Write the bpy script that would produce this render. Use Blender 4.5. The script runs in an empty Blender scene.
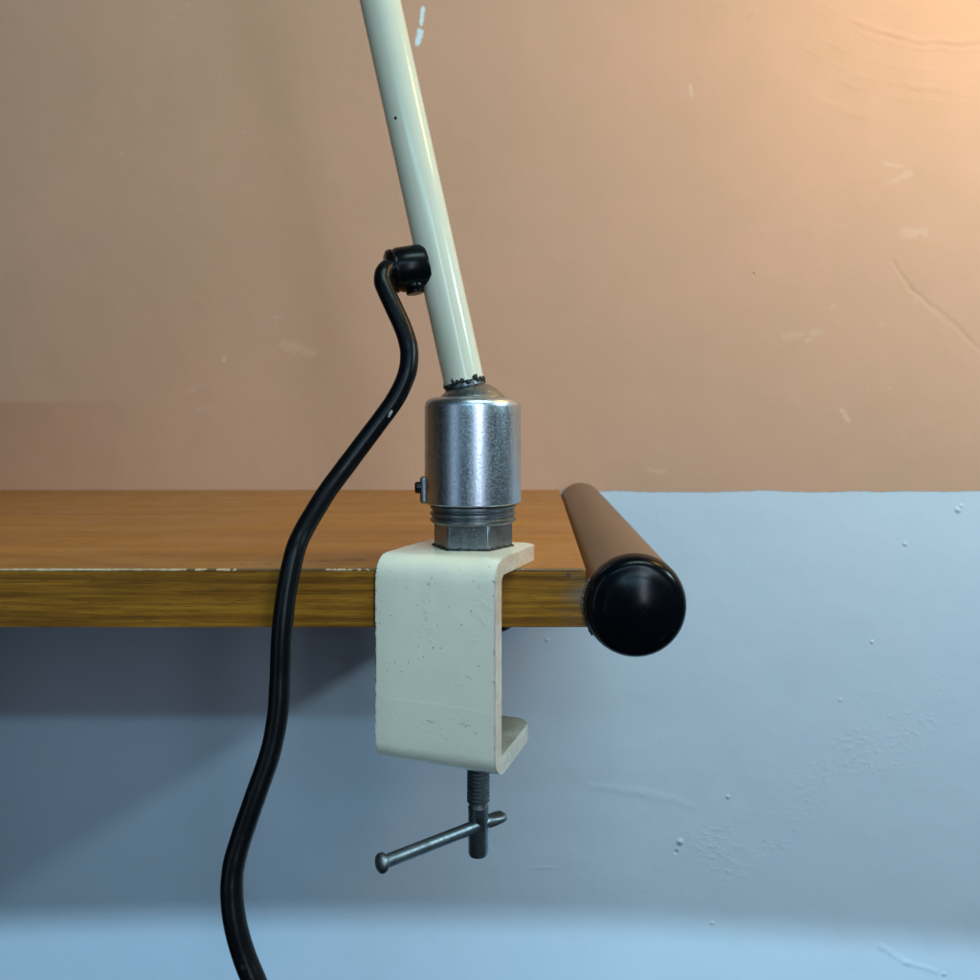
import bpy, bmesh, math, random
from mathutils import Vector, Matrix, noise as mnoise
random.seed(7)
C = bpy.context.scene.collection
S = bpy.context.scene
R = math.radians
ZC = 1.0443                      # height of the camera; the shelf top lies at z = 1.0

# ------------------------------------------------------------------ camera
cd = bpy.data.cameras.new('camera')
cam = bpy.data.objects.new('camera', cd); C.objects.link(cam)
cam.location = (0, 0, ZC); cam.rotation_euler = (R(90), 0, 0)
cd.sensor_width = 36; cd.lens = 36 * 800 / 980
cd.shift_x = -48 / 980; cd.shift_y = -63 / 980
cd.clip_start = 0.01; cd.clip_end = 50
cd.dof.use_dof = True; cd.dof.focus_distance = 0.262; cd.dof.aperture_fstop = 22
S.camera = cam

# ------------------------------------------------------------------ light and exposure
w = bpy.data.worlds.new('World'); S.world = w; w.use_nodes = True
wb = w.node_tree.nodes['Background']
wb.inputs[0].default_value = (0.55, 0.80, 1.0, 1); wb.inputs[1].default_value = 0.003
S.view_settings.view_transform = 'Standard'; S.view_settings.look = 'None'
S.view_settings.exposure = 0; S.view_settings.gamma = 1

def area(name, loc, target, sx, sy, power, col, spread=180):
    l = bpy.data.lights.new(name, 'AREA'); l.shape = 'RECTANGLE'; l.size = sx; l.size_y = sy
    l.energy = power; l.color = col; l.spread = R(spread)
    o = bpy.data.objects.new(name, l); C.objects.link(o); o.location = loc
    d = Vector(target) - Vector(loc); o.rotation_euler = d.to_track_quat('-Z', 'Y').to_euler()
    return o
def point(name, loc, rad, power, col):
    l = bpy.data.lights.new(name, 'POINT'); l.shadow_soft_size = rad; l.energy = power; l.color = col
    o = bpy.data.objects.new(name, l); C.objects.link(o); o.location = loc; return o
def spot(name, loc, target, rad, power, col, angle, blend):
    l = bpy.data.lights.new(name, 'SPOT'); l.shadow_soft_size = rad; l.energy = power; l.color = col
    l.spot_size = R(angle); l.spot_blend = blend
    o = bpy.data.objects.new(name, l); C.objects.link(o); o.location = loc
    d = Vector(target) - Vector(loc); o.rotation_euler = d.to_track_quat('-Z', 'Y').to_euler()
    return o
def W(px, py):                   # point of the wall plane
    k = 0.5636 / 800
    return Vector(((px - 538) * k, 0.5636, ZC - (py - 427) * k))

# the lamp's own bulb, above the right edge of the picture (warm, softened by its shade)
b = W(1040, -105)
point('lamp_bulb', (b.x, 0.284, b.z), 0.045, 3.142, (1.0, 0.627, 0.165))
# a smaller lamp farther to the right
b = W(1500, -40)
point('side_lamp', (b.x, 0.10, b.z), 0.02, 11.0, (0.62, 0.891, 1.0))
# ceiling tube lights: long and thin (cool)
area('tube_light', (0.10, -1.44, ZC + 0.703), W(538, 718), 1.3, 0.035, 5.71, (0.395, 0.819, 1.0))
area('tube_light_near', (0.35, 0.5636 - 1.0, ZC + 1.25), (0.1, 0.40, ZC), 0.9, 0.10, 10.5, (0.731, 0.989, 1.0))
# low spot added to shape the bright band at the foot of the wall
b = W(538, 922)
spot('low_band_spot', (-0.15, -2.6, b.z + 0.02), (-0.15, -2.6 + math.cos(R(60.3)), b.z + 0.02 - math.sin(R(60.3))), 0.014, 171, (0.491, 0.807, 1.0), 120, 0.0)
# strip lights added in front of the lamp, for clamp and collar highlights
area('fill_strip', (0.21, -0.42, ZC + 0.115), (-0.02, 0.26, ZC + 0.03), 0.062, 0.36, 1.42, (0.757, 0.843, 1.0))
area('fill_strip_left', (-0.46, -0.27, ZC + 0.02), (-0.02, 0.26, ZC - 0.02), 0.17, 0.5, 0.34, (0.625, 0.812, 1.0))

# ------------------------------------------------------------------ node helper
class NT:
    def __init__(s, name):
        s.m = bpy.data.materials.new(name); s.m.use_nodes = True
        s.t = s.m.node_tree; s.p = s.t.nodes['Principled BSDF']; s._pos = None; s._obj = None
    def n(s, typ, **kw):
        n = s.t.nodes.new(typ)
        for k, v in kw.items(): setattr(n, k, v)
        return n
    def put(s, sock, v):
        if isinstance(v, bpy.types.NodeSocket): s.t.links.new(v, sock)
        elif isinstance(v, (tuple, list, Vector)):
            v = tuple(v)
            if len(sock.default_value) == 4 and len(v) == 3: v = v + (1,)
            sock.default_value = v
        else: sock.default_value = v
    def math(s, op, a, b=None, c=None, clamp=False):
        n = s.n('ShaderNodeMath', operation=op); n.use_clamp = clamp
        for i, v in enumerate((a, b, c)):
            if v is not None: s.put(n.inputs[i], v)
        return n.outputs[0]
    def vm(s, op, a, b=None, scale=None):
        n = s.n('ShaderNodeVectorMath', operation=op); s.put(n.inputs[0], a)
        if b is not None: s.put(n.inputs[1], b)
        if scale is not None: s.put(n.inputs['Scale'], scale)
        return n.outputs['Value'] if op in ('LENGTH', 'DISTANCE', 'DOT_PRODUCT') else n.outputs[0]
    def pos(s):
        if not s._pos: s._pos = s.n('ShaderNodeNewGeometry').outputs['Position']
        return s._pos
    def obj(s):
        if not s._obj: s._obj = s.n('ShaderNodeTexCoord').outputs['Object']
        return s._obj
    def noise(s, vec, scale, detail=3, rough=0.5, dist=0.0, stretch=None):
        if stretch: vec = s.vm('MULTIPLY', vec, stretch)
        n = s.n('ShaderNodeTexNoise'); s.put(n.inputs['Vector'], vec)
        n.inputs['Scale'].default_value = scale; n.inputs['Detail'].default_value = detail
        n.inputs['Roughness'].default_value = rough; n.inputs['Distortion'].default_value = dist
        return n.outputs['Fac']
    def voro(s, vec, scale, feature='F1', rnd=1.0):
        n = s.n('ShaderNodeTexVoronoi', feature=feature); s.put(n.inputs['Vector'], vec)
        n.inputs['Scale'].default_value = scale; n.inputs['Randomness'].default_value = rnd
        return n.outputs
    def rng(s, v, a, b, c=0.0, d=1.0, smooth=True):
        n = s.n('ShaderNodeMapRange'); n.interpolation_type = 'SMOOTHSTEP' if smooth else 'LINEAR'
        s.put(n.inputs[0], v)
        for i, q in enumerate((a, b, c, d)): n.inputs[i + 1].default_value = q
        return n.outputs[0]
    def mix(s, f, a, b):
        n = s.n('ShaderNodeMix', data_type='RGBA'); s.put(n.inputs[0], f); s.put(n.inputs[6], a); s.put(n.inputs[7], b)
        return n.outputs[2]
    def ramp(s, f, stops):
        n = s.n('ShaderNodeValToRGB'); s.put(n.inputs[0], f); e = n.color_ramp.elements
        while len(e) < len(stops): e.new(0.5)
        for q, (p, c) in zip(e, stops): q.position = p; q.color = tuple(c) + (1,)
        return n.outputs[0]
    def bump(s, h, strength, dist, normal=None):
        n = s.n('ShaderNodeBump'); s.put(n.inputs['Height'], h)
        n.inputs['Strength'].default_value = strength; n.inputs['Distance'].default_value = dist
        if normal is not None: s.put(n.inputs['Normal'], normal)
        return n.outputs[0]
    def seg(s, vec, a, b):        # distance to a segment
        a = Vector(a); b = Vector(b); ab = b - a
        v = s.vm('SUBTRACT', vec, a)
        t = s.math('DIVIDE', s.vm('DOT_PRODUCT', v, ab), ab.length_squared, clamp=True)
        return s.vm('LENGTH', s.vm('SUBTRACT', v, s.vm('SCALE', ab, scale=t)))
    def set(s, **kw):
        for k, v in kw.items():
            s.put(s.p.inputs[{'color': 'Base Color', 'rough': 'Roughness', 'metal': 'Metallic', 'normal': 'Normal',
                              'spec': 'Specular IOR Level', 'coat': 'Coat Weight', 'coat_rough': 'Coat Roughness', 'aniso': 'Anisotropic'}[k]], v)
        return s.m

# ------------------------------------------------------------------ materials
def wall_material():
    t = NT('two_tone_wall_paint'); p = t.pos()
    big = t.noise(p, 9, 3, 0.55)
    mid = t.noise(p, 45, 4, 0.55)
    fine = t.noise(p, 420, 3, 0.6)
    sep = t.n('ShaderNodeSeparateXYZ'); t.put(sep.inputs[0], p); z = sep.outputs[2]; x = sep.outputs[0]
    # brushed paint line, a little ragged
    edge = t.math('ADD', t.math('MULTIPLY', t.math('SUBTRACT', t.noise(p, 28, 4, 0.6), 0.5), 0.004),
                  t.math('MULTIPLY', t.math('SUBTRACT', t.noise(p, 260, 2, 0.5), 0.5), 0.0012))
    zz = t.math('ADD', z, edge)
    low = t.rng(zz, W(0, 490.7).z + 0.0003, W(0, 491.6).z - 0.0003)
    low = t.math('SUBTRACT', 1.0, t.rng(zz, W(0, 492.0).z, W(0, 491.0).z))
    tan = t.mix(t.rng(big, 0.3, 0.7), (0.60, 0.350, 0.238), (0.64, 0.362, 0.252))
    tan = t.mix(t.math('MULTIPLY', t.rng(mid, 0.35, 0.7), 0.35), tan, (0.595, 0.368, 0.235))
    blue = t.mix(t.rng(big, 0.3, 0.7), (0.585, 0.69, 0.82), (0.605, 0.695, 0.825))
    col = t.mix(low, tan, blue)
    def blot(px, py, qx, qy, r, sc, soft=0.6):
        d = t.seg(p, W(px, py), W(qx, qy))
        d = t.math('ADD', d, t.math('MULTIPLY', t.math('SUBTRACT', t.noise(p, sc, 3, 0.7), 0.5), r * 2.2))
        return t.math('SUBTRACT', 1.0, t.rng(d, r * (1 - soft), r))
    # white chips and scuffs in the paint
    for a, colr, amt in (((423, 8, 421, 24, 0.0016, 300, 0.3), (0.72, 0.86, 0.95), 1.0), ((420, 32, 418, 42, 0.0026, 300, 0.3), (0.72, 0.86, 0.95), 1.0),
                         ((905, 233, 925, 232, 0.005, 260, 1.0), (0.76, 0.55, 0.42), 0.32), ((785, 337, 800, 334, 0.004, 330, 0.9), (0.72, 0.50, 0.37), 0.3),
                         ((842, 410, 848, 420, 0.0026, 300, 1.0), (0.78, 0.57, 0.43), 0.45), ((285, 345, 310, 352, 0.006, 400, 0.9), (0.75, 0.52, 0.38), 0.32),
                         ((224, 358, 224, 361, 0.0016, 300, 0.9), (0.8, 0.6, 0.45), 0.6), ((650, 470, 665, 472, 0.003, 300, 0.9), (0.73, 0.52, 0.4), 0.25),
                         ((690, 86, 692, 96, 0.002, 300, 0.9), (0.8, 0.6, 0.46), 0.4), ((752, 15, 748, 18, 0.002, 300, 0.9), (0.55, 0.3, 0.2), 0.4)):
        col = t.mix(t.math('MULTIPLY', blot(*a), amt), col, colr)
    scuff = t.math('MULTIPLY', t.rng(t.noise(p, 38, 5, 0.72, 0.4, (1, 1, 1.8)), 0.63, 0.74), t.rng(t.noise(p, 8, 2), 0.45, 0.6))
    col = t.mix(t.math('MULTIPLY', scuff, 0.22), col, (0.78, 0.68, 0.60))
    grime = t.rng(t.noise(p, 15, 5, 0.7), 0.50, 0.78)
    col = t.mix(t.math('MULTIPLY', grime, 0.05), col, (0.28, 0.24, 0.20))
    # relief: roller texture, sags, pimples, an old crack, concentric ridges
    h = t.math('ADD', t.math('MULTIPLY', fine, 0.18), t.math('MULTIPLY', mid, 0.85))
    h = t.math('ADD', h, t.math('MULTIPLY', big, 3.2))
    rough_zone = t.math('MULTIPLY', t.rng(t.math('ADD', t.seg(p, W(690, 850), W(930, 715)), t.math('MULTIPLY', t.noise(p, 22, 4, 0.6), 0.16)), 0.065, 0.118, 1, 0), t.rng(t.noise(p, 190, 3, 0.6, 0, (1, 1, 1.6)), 0.48, 0.75))
    h = t.math('ADD', h, t.math('MULTIPLY', rough_zone, 0.62))
    for px, py, r, a in ((958, 510, .0030, 2.6), (961, 506, .0022, 1.6), (905, 544, .0022, 1.8), (872, 642, .002, 1.6), (728, 797, .002, 2.0), (680, 842, .0032, 3.0), (676, 852, .002, -2.0),
                         (712, 923, .002, 1.2), (944, 974, .0022, 2.0), (753, 274, .0014, -1.6), (602, 566, .002, 1.2), (547, 640, .002, 1.2), (840, 700, .002, .9)):
        h = t.math('ADD', h, t.math('MULTIPLY', t.rng(t.vm('DISTANCE', p, W(px, py)), 0.0, r, 1, 0), a))
    wn = t.n('ShaderNodeTexNoise'); t.put(wn.inputs['Vector'], p); wn.inputs['Scale'].default_value = 70; wn.inputs['Detail'].default_value = 3
    wob = t.vm('ADD', p, t.vm('SCALE', t.vm('SUBTRACT', wn.outputs['Color'], (.5, .5, .5)), scale=0.006))
    # sweeping concentric ridges high on the right
    rad = t.vm('DISTANCE', wob, W(950, -190)); kpx = 0.5636 / 800
    part = t.math('MULTIPLY', t.rng(t.noise(p, 30, 3), 0.38, 0.62), t.rng(x, W(790, 0).x, W(850, 0).x))
    for rr, wd, am in ((231, 5, 1.0), (240, 4, .4), (279, 5, .7), (292, 4, .35), (262, 4, .3), (318, 8, .35)):
        ring = t.rng(t.math('ABSOLUTE', t.math('SUBTRACT', rad, rr * kpx)), 0.0, wd * kpx, 1, 0)
        h = t.math('ADD', h, t.math('MULTIPLY', t.math('MULTIPLY', ring, part), am))
    for a, b2, r, amp in (((893, 262), (912, 290), .0034, -0.45), ((912, 290), (985, 352), .0034, -0.45), ((880, 946), (908, 962), .0036, .7), ((908, 962), (935, 972), .0036, .7),
                          ((590, 786), (640, 792), .0046, .32), ((640, 792), (690, 806), .0050, .30), ((535, 868), (556, 866), .0018, .35)):
        h = t.math('ADD', h, t.math('MULTIPLY', t.rng(t.seg(wob, W(*a), W(*b2)), 0.0, r, 1, 0), amp))
    h = t.math('ADD', h, t.math('MULTIPLY', low, -0.35))
    return t.set(color=col, rough=t.rng(mid, 0.3, 0.7, 0.58, 0.68), spec=0.25, normal=t.bump(h, 0.55, 0.0009))

def wood_material(name, cols, dark, streak, rough, specks=True, wts=(0.5, 0.33, 0.17)):
    t = NT(name); p = t.pos()
    warp = t.noise(p, 14, 2, 0.5, 0, (0.25, 1, 1))
    v = t.vm('ADD', p, t.vm('SCALE', t.vm('SUBTRACT', t.vm('MULTIPLY', (1, 1, 1), (0, 0.010, 0.006)), (0, 0, 0)), scale=warp))
    g1 = t.noise(v, 60, 4, 0.6, 0.3, (0.055, 1.0, 1.6))
    g2 = t.noise(v, 330, 3, 0.6, 0.0, (0.05, 1.0, 1.6))
    g3 = t.noise(v, 900, 2, 0.6, 0.0, (0.045, 1.0, 1.4))
    f = t.math('ADD', t.math('MULTIPLY', g1, wts[0]), t.math('ADD', t.math('MULTIPLY', g2, wts[1]), t.math('MULTIPLY', g3, wts[2])))
    col = t.ramp(f, [(0.34, cols[0]), (0.47, cols[1]), (0.54, cols[2]), (0.66, cols[3])])
    st = t.math('MULTIPLY', t.rng(t.noise(v, 210, 3, 0.6, 0.25, (0.018, 1, 1.7)), 0.50, 0.62), streak)
    col = t.mix(st, col, dark)
    pores = t.rng(t.noise(p, 1700, 2, 0.5, 0, (0.10, 1, 1)), 0.54, 0.66)
    col = t.mix(t.math('MULTIPLY', pores, 0.30), col, dark)
    if specks:
        vo = t.voro(p, 95)
        sp = t.math('MULTIPLY', t.math('LESS_THAN', vo['Distance'], 0.085), t.math('GREATER_THAN', t.n('ShaderNodeSeparateColor').outputs[0], 2))
        sc = t.n('ShaderNodeSeparateColor'); t.put(sc.inputs[0], vo['Color'])
        sp = t.math('MULTIPLY', t.rng(vo['Distance'], 0.05, 0.09, 1, 0), t.math('GREATER_THAN', sc.outputs[0], 0.82))
        col = t.mix(t.math('MULTIPLY', sp, 0.8), col, (0.05, 0.03, 0.02))
    h = t.math('SUBTRACT', t.math('MULTIPLY', g2, 0.6), t.math('MULTIPLY', pores, 0.5))
    return t, col, rough, h

def make_woods():
    t, col, r, h = wood_material('orange_wood_laminate', [(0.325, 0.124, 0.019), (0.395, 0.158, 0.026), (0.435, 0.180, 0.031), (0.495, 0.218, 0.044)], (0.20, 0.07, 0.018), 0.28, 0.36)
    p = t.pos()
    for a, b2, rr in (((-0.150, 0.366), (-0.112, 0.405), .0016), ((-0.095, 0.258), (-0.060, 0.268), .0030),):
        d = t.seg(p, (a[0], a[1], 1.0), (b2[0], b2[1], 1.0))
        k = t.math('MULTIPLY', t.rng(d, rr * .4, rr, 1, 0), t.rng(t.noise(p, 260, 2), 0.45, 0.6))
        col = t.mix(t.math('MULTIPLY', k, 0.7), col, (0.10, 0.05, 0.03))
    # wear along the front edge: white core showing on the left half
    sep = t.n('ShaderNodeSeparateXYZ'); t.put(sep.inputs[0], p)
    top = t.set(color=col, rough=t.rng(t.noise(p, 30, 4), 0.3, 0.7, 0.34, 0.50), spec=0.45, normal=t.bump(h, 0.25, 0.0002))
    t, col, r, h = wood_material('brown_wood_edging', [(0.130, 0.047, 0.004), (0.260, 0.106, 0.009), (0.360, 0.152, 0.013), (0.47, 0.215, 0.021)], (0.085, 0.029, 0.0025), 0.6, 0.4, True, (0.30, 0.45, 0.25))
    p = t.pos(); sep = t.n('ShaderNodeSeparateXYZ'); t.put(sep.inputs[0], p)
    # grime where the edging meets the rail
    g = t.math('MULTIPLY', t.rng(t.math('ADD', sep.outputs[0], t.math('MULTIPLY', t.noise(p, 300, 3, 0.6, 0, (0.3, 1, 1)), 0.016)), 0.013, 0.024), t.rng(t.seg(p, (0.0, 0.2495, 0.9915), (0.05, 0.2495, 0.9915)), 0.0, 0.006, 1, 0.25))
    col = t.mix(t.math('MULTIPLY', g, 0.75), col, (0.16, 0.14, 0.11))
    edge = t.set(color=col, rough=0.5, spec=0.2, normal=t.bump(h, 0.3, 0.0002))
    t = NT('chipped_white_core'); p = t.pos(); sep = t.n('ShaderNodeSeparateXYZ'); t.put(sep.inputs[0], p)
    n1 = t.noise(p, 70, 4, 0.7, 0, (1, 1, 1))
    wear = t.math('ADD', n1, t.rng(sep.outputs[0], -0.140, -0.085, 0.22, -0.13, False))
    n2 = t.math('GREATER_THAN', wear, 0.45)
    chip = t.set(color=t.mix(n2, (0.16, 0.085, 0.025), t.mix(t.rng(t.noise(p, 500, 2), .4, .6), (0.58, 0.46, 0.31), (0.46, 0.31, 0.17))), rough=0.5)
    return top, edge, chip

def cream_paint(name, chips=1.0):
    t = NT(name); p = t.obj()
    n = t.noise(p, 40, 3)
    col = t.mix(t.rng(n, 0.3, 0.7), (0.82, 0.83, 0.70), (0.85, 0.855, 0.725))
    dirt = t.rng(t.noise(p, 120, 5, 0.7), 0.60, 0.80)
    col = t.mix(t.math('MULTIPLY', dirt, 0.16), col, (0.40, 0.36, 0.26))
    vo = t.voro(p, 400); sc = t.n('ShaderNodeSeparateColor'); t.put(sc.inputs[0], vo['Color'])
    zone = t.rng(t.noise(p, 70, 2), 0.42, 0.55)
    dd = t.math('ADD', vo['Distance'], t.math('MULTIPLY', t.math('SUBTRACT', t.noise(p, 2600, 1), 0.5), 0.18))
    sp = t.math('MULTIPLY', t.math('MULTIPLY', t.rng(dd, 0.07, 0.13, 1, 0), t.math('GREATER_THAN', sc.outputs[0], 0.60)), zone)
    vo2 = t.voro(p, 130); sc2 = t.n('ShaderNodeSeparateColor'); t.put(sc2.inputs[0], vo2['Color'])
    dd2 = t.math('ADD', vo2['Distance'], t.math('MULTIPLY', t.math('SUBTRACT', t.noise(p, 1500, 3, .7), 0.5), 0.22))
    sp2 = t.math('MULTIPLY', t.rng(dd2, 0.035, 0.075, 1, 0), t.math('GREATER_THAN', sc2.outputs[0], 0.70))
    vo3 = t.voro(p, 760); sc3 = t.n('ShaderNodeSeparateColor'); t.put(sc3.inputs[0], vo3['Color'])
    sp3 = t.math('MULTIPLY', t.math('MULTIPLY', t.rng(t.math('ADD', vo3['Distance'], t.math('MULTIPLY', t.math('SUBTRACT', t.noise(p, 3000, 1), 0.5), 0.2)), 0.12, 0.24, 0.75, 0), t.math('GREATER_THAN', sc3.outputs[0], 0.84)), t.rng(t.noise(p, 110, 3), 0.50, 0.60))
    wv = t.vm('ADD', t.vm('MULTIPLY', p, (0.42, 1, 1)), t.vm('SCALE', (0, 0, 1), scale=t.math('MULTIPLY', t.noise(p, 130, 2), 0.004)))
    vo4 = t.voro(wv, 210); sc4 = t.n('ShaderNodeSeparateColor'); t.put(sc4.inputs[0], vo4['Color'])
    sp4 = t.math('MULTIPLY', t.math('MULTIPLY', t.rng(t.math('ADD', vo4['Distance'], t.math('MULTIPLY', t.math('SUBTRACT', t.noise(p, 1900, 3, .8), 0.5), 0.55)), 0.06, 0.16, 1.0, 0), t.math('GREATER_THAN', sc4.outputs[0], 0.74)), t.rng(t.noise(p, 1200, 2), 0.46, 0.54))
    sp = t.math('MULTIPLY', t.math('MAXIMUM', t.math('MAXIMUM', sp, sp2), t.math('MAXIMUM', sp3, sp4)), chips)
    col = t.mix(t.math('MULTIPLY', sp, 0.72), col, (0.09, 0.08, 0.06))
    h = t.math('SUBTRACT', t.math('ADD', t.math('ADD', t.math('MULTIPLY', t.noise(p, 260, 2), 0.34), t.math('MULTIPLY', t.rng(t.noise(p, 90, 4, 0.7, 0.8), 0.56, 0.66), 0.30 * chips)), t.math('MULTIPLY', t.rng(t.noise(p, 420, 2), 0.66, 0.78), 0.9 * chips)), t.math('MULTIPLY', sp, 0.8))
    return t, col, sp, h

def make_creams():
    t, col, sp, h = cream_paint('chipped_cream_paint')
    p = t.obj()
    # worn sharp edges: dark metal shows through on the left edge of the plate
    sep = t.n('ShaderNodeSeparateXYZ'); t.put(sep.inputs[0], p)
    e = t.math('MULTIPLY', t.rng(sep.outputs[0], -0.0193, -0.0198), t.rng(t.noise(p, 330, 4, 0.75), 0.46, 0.54))
    e2 = t.math('MULTIPLY', t.rng(sep.outputs[0], 0.0190, 0.0197), t.rng(t.noise(p, 250, 4, 0.75), 0.55, 0.62))
    col = t.mix(t.math('MAXIMUM', e, t.math('MULTIPLY', e2, 0.8)), col, (0.07, 0.05, 0.04))
    # the lap of a second coat across the lower third
    lap = t.rng(t.math('ADD', sep.outputs[2], t.math('ADD', t.math('MULTIPLY', sep.outputs[0], 0.02), t.math('MULTIPLY', t.noise(p, 60, 2), 0.003))), -0.0376, -0.0370)
    col = t.mix(t.math('MULTIPLY', t.math('SUBTRACT', 1, lap), 0.45), col, (0.77, 0.80, 0.71))
    h = t.math('ADD', h, t.math('MULTIPLY', lap, -0.22))
    # grubby, rubbed side faces; shade under the shelf painted onto the inner faces
    side = t.rng(sep.outputs[0], 0.0193, 0.0198)
    col = t.mix(t.math('MULTIPLY', side, t.rng(t.noise(p, 180, 4, .7), .25, .65, .55, 1.0)), col, (0.56, 0.46, 0.37))
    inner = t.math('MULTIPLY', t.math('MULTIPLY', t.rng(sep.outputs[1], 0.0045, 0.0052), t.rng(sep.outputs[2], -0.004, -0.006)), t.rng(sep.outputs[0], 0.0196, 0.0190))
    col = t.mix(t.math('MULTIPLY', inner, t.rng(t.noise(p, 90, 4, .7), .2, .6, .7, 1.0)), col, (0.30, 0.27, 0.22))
    rough = t.mix(sp, (0.19,) * 3, (0.6,) * 3)
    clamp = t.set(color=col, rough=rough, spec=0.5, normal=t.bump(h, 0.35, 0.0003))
    t, col, sp, h = cream_paint('cream_arm_paint', 0.0)
    p = t.obj()
    col = t.mix(t.rng(t.noise(p, 60, 3), .3, .7), (0.64, 0.65, 0.53), (0.67, 0.68, 0.555))
    # small dark nicks
    vo = t.voro(t.vm('MULTIPLY', p, (1, 1, 0.6)), 260); sc = t.n('ShaderNodeSeparateColor'); t.put(sc.inputs[0], vo['Color'])
    k = t.math('MULTIPLY', t.rng(vo['Distance'], 0.05, 0.11, 1, 0), t.math('GREATER_THAN', sc.outputs[0], 0.93))
    k = t.math('MULTIPLY', k, t.rng(t.noise(p, 60, 2), 0.45, 0.6))
    col = t.mix(t.math('MULTIPLY', k, 0.8), col, (0.08, 0.08, 0.07))
    arm = t.set(color=col, rough=0.17, spec=0.27, normal=t.bump(t.noise(p, 60, 2, 0.5, 0, (1, 1, 0.3)), 0.12, 0.0004))
    return clamp, arm

def metal(name, col, rough, scratch=0.5, dirt=0.5, vertical=True):
    t = NT(name); p = t.obj()
    s1 = t.noise(p, 500, 3, 0.6, 0, (1, 1, 0.10) if vertical else (0.1, 1, 1))
    s2 = t.noise(p, 1500, 2, 0.6)
    d = t.noise(p, 140, 5, 0.7)
    c = t.mix(t.math('MULTIPLY', t.rng(d, 0.45, 0.72), dirt), col, tuple(q * 0.32 for q in col))
    r = t.math('ADD', rough - 0.10, t.math('ADD', t.math('MULTIPLY', s1, 0.14), t.math('MULTIPLY', t.rng(s2, .4, .7), 0.10)))
    vo = t.voro(p, 420); pit = t.rng(vo['Distance'], 0.08, 0.2, 1, 0)
    h = t.math('SUBTRACT', t.math('ADD', t.math('MULTIPLY', s1, 0.4 * scratch), t.math('MULTIPLY', t.noise(p, 900, 2, 0.6, 0, (1, 1, 0.16) if vertical else (1, 1, 1)), 0.5)), t.math('MULTIPLY', pit, 0.4))
    return t.set(color=c, metal=1.0, rough=r, normal=t.bump(h, min(1, 0.4 * scratch), 0.0002))

def plastic(name, col, rough, bumps=0.1, dust=0.0, spec=0.5):
    t = NT(name); p = t.obj()
    c = t.mix(t.math('MULTIPLY', t.rng(t.noise(p, 500, 4, 0.7), 0.62, 0.8), dust), col, (0.25, 0.25, 0.24))
    if dust:
        vo = t.voro(p, 150); sc = t.n('ShaderNodeSeparateColor'); t.put(sc.inputs[0], vo['Color'])
        k = t.math('MULTIPLY', t.rng(vo['Distance'], 0.03, 0.06, 1, 0), t.math('GREATER_THAN', sc.outputs[0], 0.80))
        c = t.mix(k, c, (0.6, 0.58, 0.52))
    r = t.math('ADD', rough - 0.05, t.math('MULTIPLY', t.noise(p, 180, 3), 0.12))
    return t.set(color=c, rough=r, spec=spec, normal=t.bump(t.noise(p, 300, 3), bumps, 0.0003))

M = {}
M['wall'] = wall_material()
M['wood'], M['edging'], M['chip'] = make_woods()
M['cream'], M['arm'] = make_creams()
M['alu'] = metal('brushed_aluminium', (0.49, 0.56, 0.63), 0.35, 0.38, 0.16)
M['steel'] = metal('dull_steel', (0.22, 0.25, 0.27), 0.40, 0.9, 0.5)
M['screw'] = metal('dark_screw_steel', (0.27, 0.32, 0.345), 0.46, 0.8, 0.7)
M['black'] = plastic('black_moulded_plastic', (0.003, 0.0035, 0.0045), 0.26, 0.15, 0, 0.16)
M['cap'] = plastic('glossy_black_cap_plastic', (0.002, 0.003, 0.005), 0.22, 0.15, 0.15, 0.15)
M['cable'] = plastic('black_cable_sheath', (0.003, 0.004, 0.0055), 0.30, 0.25, 0.12, 0.17)
M['soot'] = plastic('blackened_weld', (0.010, 0.009, 0.008), 0.55, 0.6)
def rail_paint():
    t = NT('tan_rail_paint'); p = t.obj()
    c = t.mix(t.rng(t.noise(p, 60, 4, 0.5, 0, (1, 0.3, 1)), 0.3, 0.7), (0.190, 0.112, 0.070), (0.205, 0.120, 0.076))
    vo = t.voro(p, 210); sc = t.n('ShaderNodeSeparateColor'); t.put(sc.inputs[0], vo['Color'])
    k = t.math('MULTIPLY', t.rng(vo['Distance'], 0.06, 0.14, 1, 0), t.math('GREATER_THAN', sc.outputs[0], 0.72))
    k = t.math('MULTIPLY', k, t.rng(t.noise(p, 40, 2), 0.45, 0.6))
    c = t.mix(t.math('MULTIPLY', k, 0.8), c, (0.05, 0.03, 0.02))
    return t.set(color=c, rough=0.42, spec=0.35, normal=t.bump(t.noise(p, 700, 3), 0.06, 0.0002))
M['rail'] = rail_paint()

# ------------------------------------------------------------------ mesh helpers
def link(name, bm, mat, parent=None, loc=(0, 0, 0), rot=None, smooth=35, bevel=0, seg=3):
    me = bpy.data.meshes.new(name); bmesh.ops.recalc_face_normals(bm, faces=bm.faces); bm.to_mesh(me); bm.free()
    o = bpy.data.objects.new(name, me); C.objects.link(o); me.materials.append(mat)
    if parent is not None: o.parent = parent
    o.location = loc
    if rot is not None: o.rotation_euler = rot
    for f in me.polygons: f.use_smooth = True
    try: me.set_sharp_from_angle(angle=R(smooth))
    except Exception: pass
    if bevel:
        b = o.modifiers.new('bevel', 'BEVEL'); b.width = bevel; b.segments = seg; b.limit_method = 'ANGLE'; b.angle_limit = R(40); b.harden_normals = False
    return o
def frame_of(d):
    d = Vector(d).normalized(); a = Vector((0, 0, 1)) if abs(d.z) < 0.9 else Vector((0, 1, 0))
    u = d.cross(a).normalized(); v = d.cross(u).normalized(); return d, u, v
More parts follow.
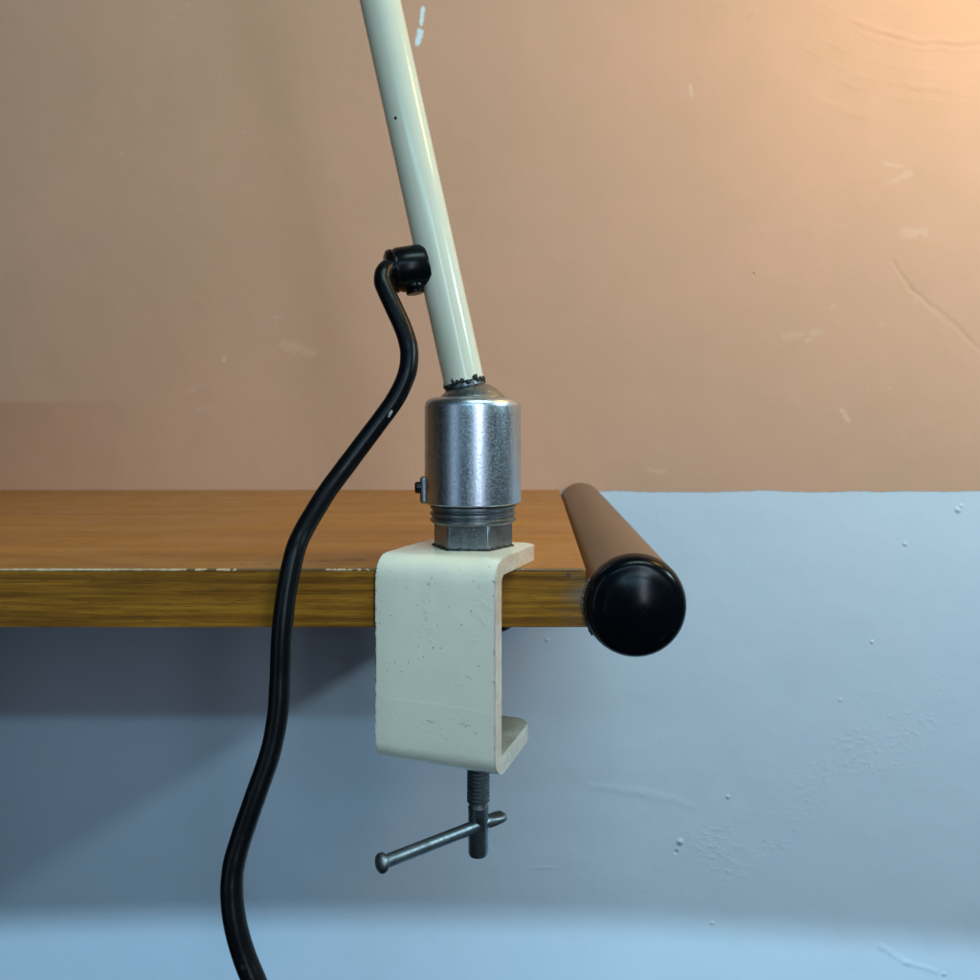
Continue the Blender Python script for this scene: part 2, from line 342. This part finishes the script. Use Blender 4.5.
def add_lathe(bm, prof, origin=(0, 0, 0), axis=(0, 0, 1), seg=64, jitter=0):
    d, u, v = frame_of(axis); o = Vector(origin); rings = []
    for r, h in prof:
        if r < 1e-7: rings.append([bm.verts.new(o + d * h)])
        else: rings.append([bm.verts.new(o + d * h + (u * math.cos(2 * math.pi * i / seg) + v * math.sin(2 * math.pi * i / seg)) * r) for i in range(seg)])
    for a, b2 in zip(rings, rings[1:]):
        for i in range(seg):
            j = (i + 1) % seg
            if len(a) == 1 and len(b2) == 1: continue
            if len(a) == 1: bm.faces.new((a[0], b2[i], b2[j]))
            elif len(b2) == 1: bm.faces.new((a[i], a[j], b2[0]))
            else: bm.faces.new((a[i], a[j], b2[j], b2[i]))
def add_sweep(bm, pts, rad, seg=24, caps=True):
    pts = [Vector(p) for p in pts]; n = len(pts)
    tan = [(pts[min(i + 1, n - 1)] - pts[max(i - 1, 0)]).normalized() for i in range(n)]
    u = frame_of(tan[0])[1]; rings = []
    for i in range(n):
        u = (u - tan[i] * u.dot(tan[i])).normalized(); v = tan[i].cross(u)
        r = rad[i] if isinstance(rad, (list, tuple)) else rad
        rings.append([bm.verts.new(pts[i] + (u * math.cos(2 * math.pi * k / seg) + v * math.sin(2 * math.pi * k / seg)) * r) for k in range(seg)])
    for a, b2 in zip(rings, rings[1:]):
        for k in range(seg):
            j = (k + 1) % seg; bm.faces.new((a[k], a[j], b2[j], b2[k]))
    if caps:
        bm.faces.new(rings[0]); bm.faces.new(rings[-1])
def catmull(pts, sub=10):
    pts = [Vector(p) for p in pts]; q = [pts[0] * 2 - pts[1]] + pts + [pts[-1] * 2 - pts[-2]]; out = []
    for i in range(1, len(q) - 2):
        for s in range(sub):
            t = s / sub; a, b2, c, d = q[i - 1:i + 3]
            out.append(0.5 * ((2 * b2) + (c - a) * t + (2 * a - 5 * b2 + 4 * c - d) * t * t + (3 * b2 - a - 3 * c + d) * t ** 3))
    out.append(pts[-1]); return out
def add_box(bm, x0, x1, y0, y1, z0, z1):
    vs = [bm.verts.new(p) for p in ((x0, y0, z0), (x1, y0, z0), (x1, y1, z0), (x0, y1, z0), (x0, y0, z1), (x1, y0, z1), (x1, y1, z1), (x0, y1, z1))]
    for f in ((0, 3, 2, 1), (4, 5, 6, 7), (0, 1, 5, 4), (1, 2, 6, 5), (2, 3, 7, 6), (3, 0, 4, 7)): bm.faces.new([vs[i] for i in f])
def add_prism(bm, poly, z0, z1):
    a = [bm.verts.new((x, y, z0)) for x, y in poly]; b2 = [bm.verts.new((x, y, z1)) for x, y in poly]; n = len(poly)
    bm.faces.new(a[::-1]); bm.faces.new(b2)
    for i in range(n): bm.faces.new((a[i], a[(i + 1) % n], b2[(i + 1) % n], b2[i]))
def empty(name, loc, label, cat):
    o = bpy.data.objects.new(name, None); C.objects.link(o); o.location = loc; o.empty_display_size = 0.02
    o['label'] = label; o['category'] = cat; return o
MM = 0.001

# ------------------------------------------------------------------ the wall
bm = bmesh.new()
add_box(bm, -1.6, 1.6, 0.5636, 0.66, -0.05, 2.4)
o = link('wall', bm, M['wall']); o['kind'] = 'structure'

# ------------------------------------------------------------------ the shelf
YF, YB = 0.2495, 0.5636
T = 0.0181
RT = 51 * 0.312 * MM                                   # radius of the end rail
rail_x = (634.5 - 538) * 0.312 * MM; rail_z = ZC - (604 - 427) * 0.312 * MM
x_end = rail_x - RT * 0.955
shelf = empty('wall_shelf', (-0.3, YF, 1.0 - T), 'orange wood shelf along the wall with brown front edging and tan end rail', 'shelf')
sl = Vector(shelf.location)
def sh(name, bm, mat, parent=shelf, **k):              # meshes are written in world coordinates, kept relative to the thing
    base = sl if parent is shelf else Vector((0, 0, 0))
    if parent is shelf: bmesh.ops.translate(bm, verts=bm.verts, vec=-sl)
    return link(name, bm, mat, parent, **k)
bm = bmesh.new(); add_box(bm, -1.1, x_end, YF + 0.0008, YB, 1.0 - T + 0.0004, 1.0)
sh('board', bm, M['wood'], bevel=0.0003, seg=2)
bm = bmesh.new(); add_box(bm, -1.1, x_end, YF, YF + 0.0006, 1.0 - T, 1.0 - 0.0007)
sh('edging', bm, M['edging'])
bm = bmesh.new(); add_box(bm, -0.428, -0.410, YF + 0.02, YB, 0.30, 1.0 - T - 0.0003)  # panel added out of view to darken the left side
add_box(bm, -0.428, -0.410, YF + 0.02, YB, 1.0003, 1.75)
dk = NT('dark_shade_panel_wood'); dn = dk.noise(dk.pos(), 300, 4, 0.6, 0.3, (1, 1, 0.06))
sh('unseen_shade_panel', bm, dk.set(color=dk.mix(dk.rng(dn, 0.3, 0.7), (0.016, 0.013, 0.011), (0.035, 0.027, 0.022)), rough=0.5), bevel=0.0005, seg=2)
bm = bmesh.new(); add_box(bm, -1.0, -0.287, 0.375, 0.390, 1.0003, 1.1215)  # board added out of view, casts the dark patch on the left wall
sh('unseen_shadow_board', bm, M['wood'], bevel=0.0005, seg=2)
# chipped white line along the arris between top and edging: an uneven thin strip
bm = bmesh.new()
n = 900; prev = None
for i in range(n + 1):
    x = -0.62 + (x_end - 0.001 + 0.62) * i / n
    k = mnoise.noise(Vector((x * 160, 0, 0))) * 0.5 + mnoise.noise(Vector((x * 600, 3, 0))) * 0.35
    h = 0.00026 + 0.00024 * k
    yy = YF - 0.00012
    ring = [bm.verts.new(p) for p in ((x, yy, 1.0 - h - 0.0002), (x, YF + 0.0009, 1.0 - h - 0.0002), (x, YF + 0.0009 , 1.0 + 0.00006), (x, yy + 0.0003, 1.0 + 0.00006))]
    if prev:
        for q in range(4): bm.faces.new((prev[q], prev[(q + 1) % 4], ring[(q + 1) % 4], ring[q]))
    prev = ring
sh('chipped_arris', bm, M['chip'])
# end rail: painted tube with a black plug
rail_o = Vector((rail_x, YF, rail_z)) - sl
bm = bmesh.new()
L = YB - YF
add_lathe(bm, [(RT - 0.0016, 0.0012), (RT - 0.0016, 0.0002), (RT - 0.0006, -0.0002), (RT, 0.0006)] + [(RT, L * i / 12) for i in range(1, 13)], (0, 0, 0), (0, 1, 0), 96)
rail = link('end_rail', bm, M['rail'], shelf, loc=rail_o)
bm = bmesh.new()
rc = RT + 0.0001
prof = [(rc - 0.002, 0.0004), (rc - 0.0002, 0.0), (rc, -0.0010), (rc - 0.0003, -0.0022)]
for i in range(1, 9):
    a = R(90) * i / 8; prof.append((rc - 0.0003 - 0.0042 * (1 - math.cos(a)), -0.0022 - 0.0040 * math.sin(a)))
for i in range(1, 8):
    r = (rc - 0.0045) * (1 - i / 7); prof.append((r, -0.0062 - 0.0024 * (1 - (r / (rc - 0.0045)) ** 2)))
add_lathe(bm, prof, (0, 0, 0), (0, 1, 0), 96)
# a dimple moulded beside the rim
link('end_cap', bm, M['cap'], rail)
bm = bmesh.new()                                        # grime and glue in the seam between edging and rail
pts = []
for i in range(40):
    a = R(150) + R(66) * i / 39
    pts.append(Vector((rail_x + math.cos(a) * (RT + 0.0002), YF - 0.0002, rail_z + math.sin(a) * (RT + 0.0002))))
add_sweep(bm, pts, [0.0003 + 0.0005 * random.random() for _ in pts], 8)
sh('seam_grime', bm, plastic('grey_dust', (0.13, 0.115, 0.095), 0.8, 0.8))

# ------------------------------------------------------------------ the desk lamp
TH = R(19.0)
F = Vector((-0.0312, 0.2394, 1.0))                      # middle of the clamp plate's outer face, at the height of the shelf top
lamp = empty('desk_lamp', F, 'cream desk lamp with metal collar and black cable, clamped to the shelf edge', 'lamp')
def loc_at(u, v, z): return Vector((u, v, z))           # lamp space: u across the plate, v back over the shelf
cl = bpy.data.objects
rotZ = (0, 0, -TH)
def to_lamp(p):                                         # world -> lamp (the lamp empty is turned with the clamp)
    d = Vector(p) - F; c, s = math.cos(TH), math.sin(TH)
    return Vector((d.x * c - d.y * s, d.x * s + d.y * c, d.z))
lamp.rotation_euler = rotZ

# clamp bracket: one bent strip
WID = 0.0398; t_ = 0.0049; ro = 0.0072; zt = t_ + 0.0001; zb = -(103.5 - 44.3) * MM; LT = 0.0395; LB = 0.0335; droop = R(4.5)
def centreline():
    pts = []                                            # (v, z, nv, nz) outer-side path with outward normal
    for i in range(13):
        s = LT - (LT - ro) * i / 12; pts.append((s, zt, 0, 1))
    for i in range(1, 12):
        a = R(90) * i / 12; pts.append((ro - ro * math.sin(a), zt - ro + ro * math.cos(a), -math.sin(a), math.cos(a)))
    for i in range(0, 15):
        pts.append((0, zt - ro - (zt - 2 * ro - zb) * i / 14, -1, 0))
    end = R(90) + droop; rb = 0.0068
    c_v, c_z = rb, zb + rb
    pts[-1] = (0, zb + rb, -1, 0)
    for i in range(1, 13):
        a = end * i / 12; pts.append((c_v - rb * math.cos(a), c_z - rb * math.sin(a), -math.cos(a), -math.sin(a)))
    v0, z0, nv, nz = pts[-1]; dv, dz = -nz, nv
    for i in range(1, 13):
        s = (LB - v0) * i / 12; pts.append((v0 + dv * s, z0 + dz * s, nv, nz))
    return pts
path = centreline()
def half_width(i, v):                                   # rounded corners at the two free ends
    top = i < 13; Lm = LT if top else LB
    if i >= 13 and i < len(path) - 12: return WID / 2
    rc_ = 0.0065; d = Lm - v
    if d < rc_: return WID / 2 - rc_ + math.sqrt(max(0, rc_ ** 2 - (rc_ - d) ** 2)) if d > 0 else WID / 2 - rc_
    return WID / 2
# denser samples at the free ends for the round corners
dense = []
v, z, nv, nz = path[0]
for i in range(12): dense.append((LT - 0.0065 * (1 - math.cos(R(90) * i / 12)), z, nv, nz, 0))
for i, q in enumerate(path):
    if i < 13 and q[0] > LT - 0.0066: continue
    if i >= len(path) - 12 and q[0] > LB - 0.0066: continue
    dense.append(q + (i,))
v, z, nv, nz = path[-1]; dv, dz = -nz, nv
for i in range(11, -1, -1):
    s = 0.0065 * (1 - math.cos(R(90) * i / 12)); dense.append((v - dv * s, z - dz * s, nv, nz, len(path) - 1))
bm = bmesh.new(); NX = 16; rows = []
for (v, z, nv, nz, i) in dense:
    hw = half_width(i, v); ro_, ri_ = [], []
    for k in range(NX + 1):
        u = -hw + 2 * hw * k / NX
        wv = 0.00012 * mnoise.noise(Vector((u * 120, v * 120, z * 120)))
        ro_.append(bm.verts.new((u, v + nv * wv, z + nz * wv))); ri_.append(bm.verts.new((u, v - nv * t_, z - nz * t_)))
    rows.append((ro_, ri_))
for (a, b2), (c, d) in zip(rows, rows[1:]):
    for k in range(NX):
        bm.faces.new((a[k], a[k + 1], c[k + 1], c[k])); bm.faces.new((b2[k], d[k], d[k + 1], b2[k + 1]))
    for k in (0, NX): bm.faces.new((a[k], c[k], d[k], b2[k]))
for (a, b2) in (rows[0], rows[-1]):
    for k in range(NX): bm.faces.new((a[k], a[k + 1], b2[k + 1], b2[k]))
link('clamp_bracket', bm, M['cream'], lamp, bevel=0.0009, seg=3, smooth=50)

# hexagon socket, threads, collar, ball
ax = to_lamp((-0.0215, 0.2650, 1.0))                    # axis of the collar
zc = lambda z: ZC - 1.0 + z * MM                        # height over the shelf top of a height over the lens (mm)
hexr = 0.0131
def hexpoly(r, off=0):
    return [(ax.x + r * math.sin(R(27 + 60 * k) + off), ax.y - r * math.cos(R(27 + 60 * k) + off)) for k in range(6)]
bm = bmesh.new(); add_prism(bm, hexpoly(hexr, TH), zt - 0.0005, zc(-31.2))
nut = link('hexagon_socket', bm, M['steel'], lamp, bevel=0.0005, seg=2)
bm = bmesh.new(); prof = [(0.0112, zc(-31.6)), (0.0132, zc(-31.5))]
z0 = -31.3
for k in range(3):
    z = z0 + k * 2.1; prof += [(0.0134, zc(z)), (0.0141, zc(z + 0.6)), (0.0141, zc(z + 1.3)), (0.0134, zc(z + 1.9))]
prof += [(0.0128, zc(-24.6)), (0.0128, zc(-23.0))]
add_lathe(bm, prof, (ax.x, ax.y, 0), (0, 0, 1), 72)
link('thread', bm, M['steel'], nut)
def bead(name, pts, r0, r1, parent, mat='soot', lump=0.35):
    bm = bmesh.new(); q = []
    for p in pts: q.append(Vector(p) + Vector((random.uniform(-1, 1), random.uniform(-1, 1), random.uniform(-1, 1))) * r0 * lump)
    add_sweep(bm, q, [random.uniform(r0, r1) for _ in q], 8); return link(name, bm, M[mat], parent, smooth=80)
hp = hexpoly(hexr + 0.0002, TH); pts = []
for a, b2 in zip(hp, hp[1:] + hp[:1]):
    for i in range(16): pts.append((a[0] + (b2[0] - a[0]) * i / 16, a[1] + (b2[1] - a[1]) * i / 16, zt + 0.0001))
pts.append(pts[0])
bead('weld_seam', pts, 0.0003, 0.00075, nut)
bm = bmesh.new(); rc = 0.0159
prof = [(0.0130, zc(-24.4)), (rc - 0.0005, zc(-25.1)), (rc, zc(-24.7))] + [(rc, zc(-24.7 + 31.2 * i / 10)) for i in range(1, 11)]
for i in range(1, 9):
    a = R(90) * i / 8; prof.append((rc - 0.0031 * (1 - math.cos(a)), zc(6.5 + 3.1 * math.sin(a))))
prof += [(0.0122, zc(9.5)), (0.0117, zc(9.0)), (0.0115, zc(7.0))]
add_lathe(bm, prof, (0, 0, 0), (0, 0, 1), 96)
collar = link('collar', bm, M['alu'], lamp, loc=(ax.x, ax.y, 0))
# clamping lug with its black screw on the collar's left
lug_dir = to_lamp(F + Vector((-0.985, -0.17, 0))); lug_side = Vector((-lug_dir.y, lug_dir.x, 0))
bm = bmesh.new()
c0 = lug_dir * (rc - 0.002)
for sz in (0,):
    vs = []
    for zz in (zc(-25.0), zc(-16.2)):
        for (a, b2) in ((0, -0.0022), (0.0035, -0.0022), (0.0035, 0.0022), (0, 0.0022)):
            p = c0 + lug_dir * a + lug_side * b2; vs.append(bm.verts.new((p.x, p.y, zz)))
    for f in ((0, 3, 2, 1), (4, 5, 6, 7), (0, 1, 5, 4), (1, 2, 6, 5), (2, 3, 7, 6), (3, 0, 4, 7)): bm.faces.new([vs[i] for i in f])
lug = link('clamping_lug', bm, M['steel'], collar, bevel=0.0009, seg=3)
bm = bmesh.new(); p = c0 + lug_dir * 0.0035
add_lathe(bm, [(0, -0.0005), (0.0018, -0.0005), (0.0019, 0.0002), (0.0019, 0.0012), (0.0015, 0.0017), (0.0009, 0.0017), (0.0008, 0.0012), (0, 0.0012)], (p.x, p.y, zc(-19.8)), lug_dir, 24)
link('set_screw', bm, M['black'], collar)
bm = bmesh.new(); prof = []
for i in range(0, 25):
    a = R(-30 + 120 * i / 24); prof.append((0.0136 * math.cos(a) if i < 24 else 0.0, 0.0136 * math.sin(a)))
add_lathe(bm, prof, (0, 0, 0), (0, 0, 1), 64)
link('ball_joint', bm, metal('worn_ball_steel', (0.30, 0.33, 0.35), 0.36, 2.2, 0.9, False), lamp, loc=(ax.x, ax.y, zc(1.5)), rot=(0.05, R(-12.5), 0.3), smooth=80)

# slanted arm
dA = 0.2650
def wp(px, py, d): return Vector(((px - 538) * d / 800, d, ZC - (py - 427) * d / 800))
a0 = to_lamp(wp(466.3, 392, dA)); a1 = to_lamp(wp(380, 0, dA)); adir = (a1 - a0).normalized()
ra = 0.00668
aq = Vector((0, 0, 1)).rotation_difference(adir)
bm = bmesh.new()
prof = [(ra - 0.001, 0.0031)] + [(ra, 0.0034 + 0.447 * i / 40) for i in range(41)] + [(ra - 0.0012, 0.4507), (ra - 0.0012, 0.44)]
add_lathe(bm, prof, (0, 0, 0), (0, 0, 1), 64)
arm = link('lamp_arm', bm, M['arm'], lamp, loc=a0, rot=aq.to_euler())
_, u1, v1 = frame_of((0, 0, 1))
def seamring(z, r, n=70, zj=0.0006):
    q = []
    for i in range(n + 1):
        a = 2 * math.pi * i / n; q.append((r * math.cos(a), r * math.sin(a), z + zj * (mnoise.noise(Vector((math.cos(a) * 3, math.sin(a) * 3, 1.7))) + 0.8 * mnoise.noise(Vector((math.cos(a) * 11, math.sin(a) * 11, 4.2)))) * 2))
    return q
bm = bmesh.new(); add_lathe(bm, [(ra - 0.0012, -0.002), (ra - 0.0004, -0.002), (ra - 0.0003, 0.0036), (ra - 0.0012, 0.0036)], (0, 0, 0), (0, 0, 1), 48)
link('bare_foot', bm, M['steel'], arm)
bead('chipped_paint_ring', seamring(0.0028, ra - 0.0003, 110, 0.0009), 0.00012, 0.0009, arm, lump=1.2)
# a rivet hole, seen as a black dot on the front of the arm
inv = Matrix.Rotation(-TH, 3, 'Z').inverted()
hp_ = to_lamp(wp(394.3, 117.5, dA - ra)); rel = aq.inverted() @ (hp_ - a0)
nr = Vector((rel.x, rel.y, 0)).normalized()
bm = bmesh.new()
add_lathe(bm, [(0, 0.00006), (0.00050, 0.00005), (0.00062, -0.0002)], nr * ra + Vector((0, 0, rel.z)), nr, 18)
link('pin_hole', bm, M['soot'], arm)

# cable gland on the arm and the cable
g0 = to_lamp(wp(440, 263, dA)); g1 = to_lamp(wp(389.0, 272, dA - 0.0050)); gd = (g1 - g0); gl = gd.length; gd.normalize()
bm = bmesh.new(); rg = 0.0073
add_lathe(bm, [(0, 0.0048), (rg - 0.0006, 0.0048), (rg - 0.0001, 0.0060), (rg, gl - 0.0034), (rg - 0.0004, gl - 0.0026), (rg - 0.0004, gl - 0.0022), (rg - 0.0001, gl - 0.0015), (rg - 0.0005, gl - 0.0003), (rg - 0.0018, gl + 0.0005), (0.0031, gl + 0.0005), (0.0030, gl - 0.001)], g0, gd, 48)
gland = link('cable_gland', bm, M['black'], lamp)
bm = bmesh.new(); s0 = to_lamp(wp(413.5, 284, dA - 0.004))
sd = to_lamp(F + (wp(415.0, 297, dA) - wp(411.5, 280, dA)))
add_lathe(bm, [(0, -0.002), (0.0034, -0.002), (0.0035, 0.0012), (0.0030, 0.0018), (0.0029, 0.0030), (0.0026, 0.0033), (0, 0.0033)], s0, sd, 20)
link('gland_screw', bm, M['black'], gland)
cab = [(400, 270, 257.0), (389, 268, 255.6), (384.0, 273, 253.6), (383.0, 282, 252), (387, 293, 251), (394.5, 309, 250), (403.0, 328, 249), (408.5, 346, 248), (409, 362, 247), (405.5, 378, 246), (395, 399.6, 245), (379, 422, 243.5),
       (361, 446, 241.5), (343, 470, 239), (327.5, 491, 236), (315, 511, 233), (303.5, 531, 230), (295, 551.6, 227), (286.5, 592, 224), (282, 633, 222), (280.3, 674, 221), (278.0, 712, 219.5), (270.5, 752, 217.5), (255.5, 796, 214.5), (241.5, 837, 212), (233.5, 867, 210), (231.8, 894, 208.5), (235.5, 925, 207), (244, 955.5, 206), (255, 983, 205), (268, 1015, 204), (284, 1060, 203), (297, 1120, 203), (308, 1220, 203), (313, 1400, 203), (310, 1600, 204)]
bm = bmesh.new()
add_sweep(bm, catmull([to_lamp(wp(x, y, d * MM)) for x, y, d in cab], 8), [0.00283 * (1 + 0.025 * mnoise.noise(Vector((i * 0.21, 0, 0)))) for i in range(len(cab) * 8 - 7)], 24)
cable = link('power_cable', bm, M['cable'], lamp, smooth=80)
bm = bmesh.new(); q = to_lamp(wp(390, 414, 0.2417))
bmesh.ops.create_icosphere(bm, subdivisions=3, radius=0.0010)
for vv in bm.verts:
    vv.co = Vector((vv.co.x * 0.45, vv.co.y * 0.25, vv.co.z * 1.1)) * (1 + 0.9 * mnoise.noise(vv.co * 3000))
    vv.co = Matrix.Rotation(R(35), 3, 'Y') @ vv.co + q
link('plaster_fleck', bm, plastic('grey_plaster_fleck', (0.45, 0.47, 0.48), 0.7), cable)

# clamp screw, tommy bar, pressure pad
sx = to_lamp((-0.0193, 0.2588, 1.0))
bm = bmesh.new(); prof = [(0, -0.0214), (0.0036, -0.0214)]
z = -0.0214
while z > zc(-121.8):
    prof += [(0.00368, z), (0.00368, z - 0.0002), (0.00285, z - 0.00062), (0.00285, z - 0.00080)]; z -= 0.00122
prof += [(0.0031, zc(-122.6)), (0.00335, zc(-122.7)), (0.00325, zc(-123.3)), (0.00322, zc(-137.4)), (0.0029, zc(-138.2)), (0.0025, zc(-138.4)), (0, zc(-138.4))]
add_lathe(bm, prof, (sx.x, sx.y, 0), (0, 0, 1), 40)
screw = link('clamp_screw', bm, M['screw'], lamp)
zb_ = ZC - 0.1285
pl = to_lamp(Vector((-0.0457, 0.2360, zb_))); pr = to_lamp(Vector((-0.0112, 0.2640, zb_ + 0.0004))); bd = (pr - pl).normalized()
LBAR = (pr - pl).length
bm = bmesh.new(); prof = [(0, -0.0021)]
for i in range(1, 7):
    a = R(90) * i / 6; prof.append((0.0029 * math.sin(a), -0.0007 - 0.0014 * math.cos(a)))
prof += [(0.0029, 0.0), (0.0027, 0.0005), (0.0021, 0.0008), (0.00195, 0.0012), (0.00195, LBAR - 0.0062)]
add_lathe(bm, prof, pl, bd, 32)
d, uu, vv = frame_of(bd); side = Vector((0, 0, 1)).cross(bd).normalized(); up = Vector((0, 0, 1))
# hammered-flat far end
rings = []
for s, wdt, hgt in ((LBAR - 0.0064, .00195, .00195), (LBAR - 0.0048, .0026, .0016), (LBAR - 0.002, .0028, .0014), (LBAR - 0.0006, .0024, .0013), (LBAR, .0017, .0009)):
    rings.append([bm.verts.new(pl + bd * s + side * (wdt * math.copysign(abs(math.cos(2 * math.pi * k / 20)) ** 0.7, math.cos(2 * math.pi * k / 20))) + up * (hgt * math.copysign(abs(math.sin(2 * math.pi * k / 20)) ** 0.7, math.sin(2 * math.pi * k / 20)))) for k in range(20)])
for a, b2 in zip(rings, rings[1:]):
    for k in range(20): bm.faces.new((a[k], a[(k + 1) % 20], b2[(k + 1) % 20], b2[k]))
bm.faces.new(rings[0]); bm.faces.new(rings[-1])
link('tommy_bar', bm, M['screw'], screw)
bm = bmesh.new()
add_lathe(bm, [(0, -T - 0.0001), (0.0105, -T - 0.0001), (0.0110, -T - 0.0006), (0.0110, -T - 0.0018), (0.0100, -T - 0.0025), (0.0050, -T - 0.0040), (0, -T - 0.0040)], (sx.x, sx.y, 0), (0, 0, 1), 48)
link('pressure_pad', bm, M['black'], screw)
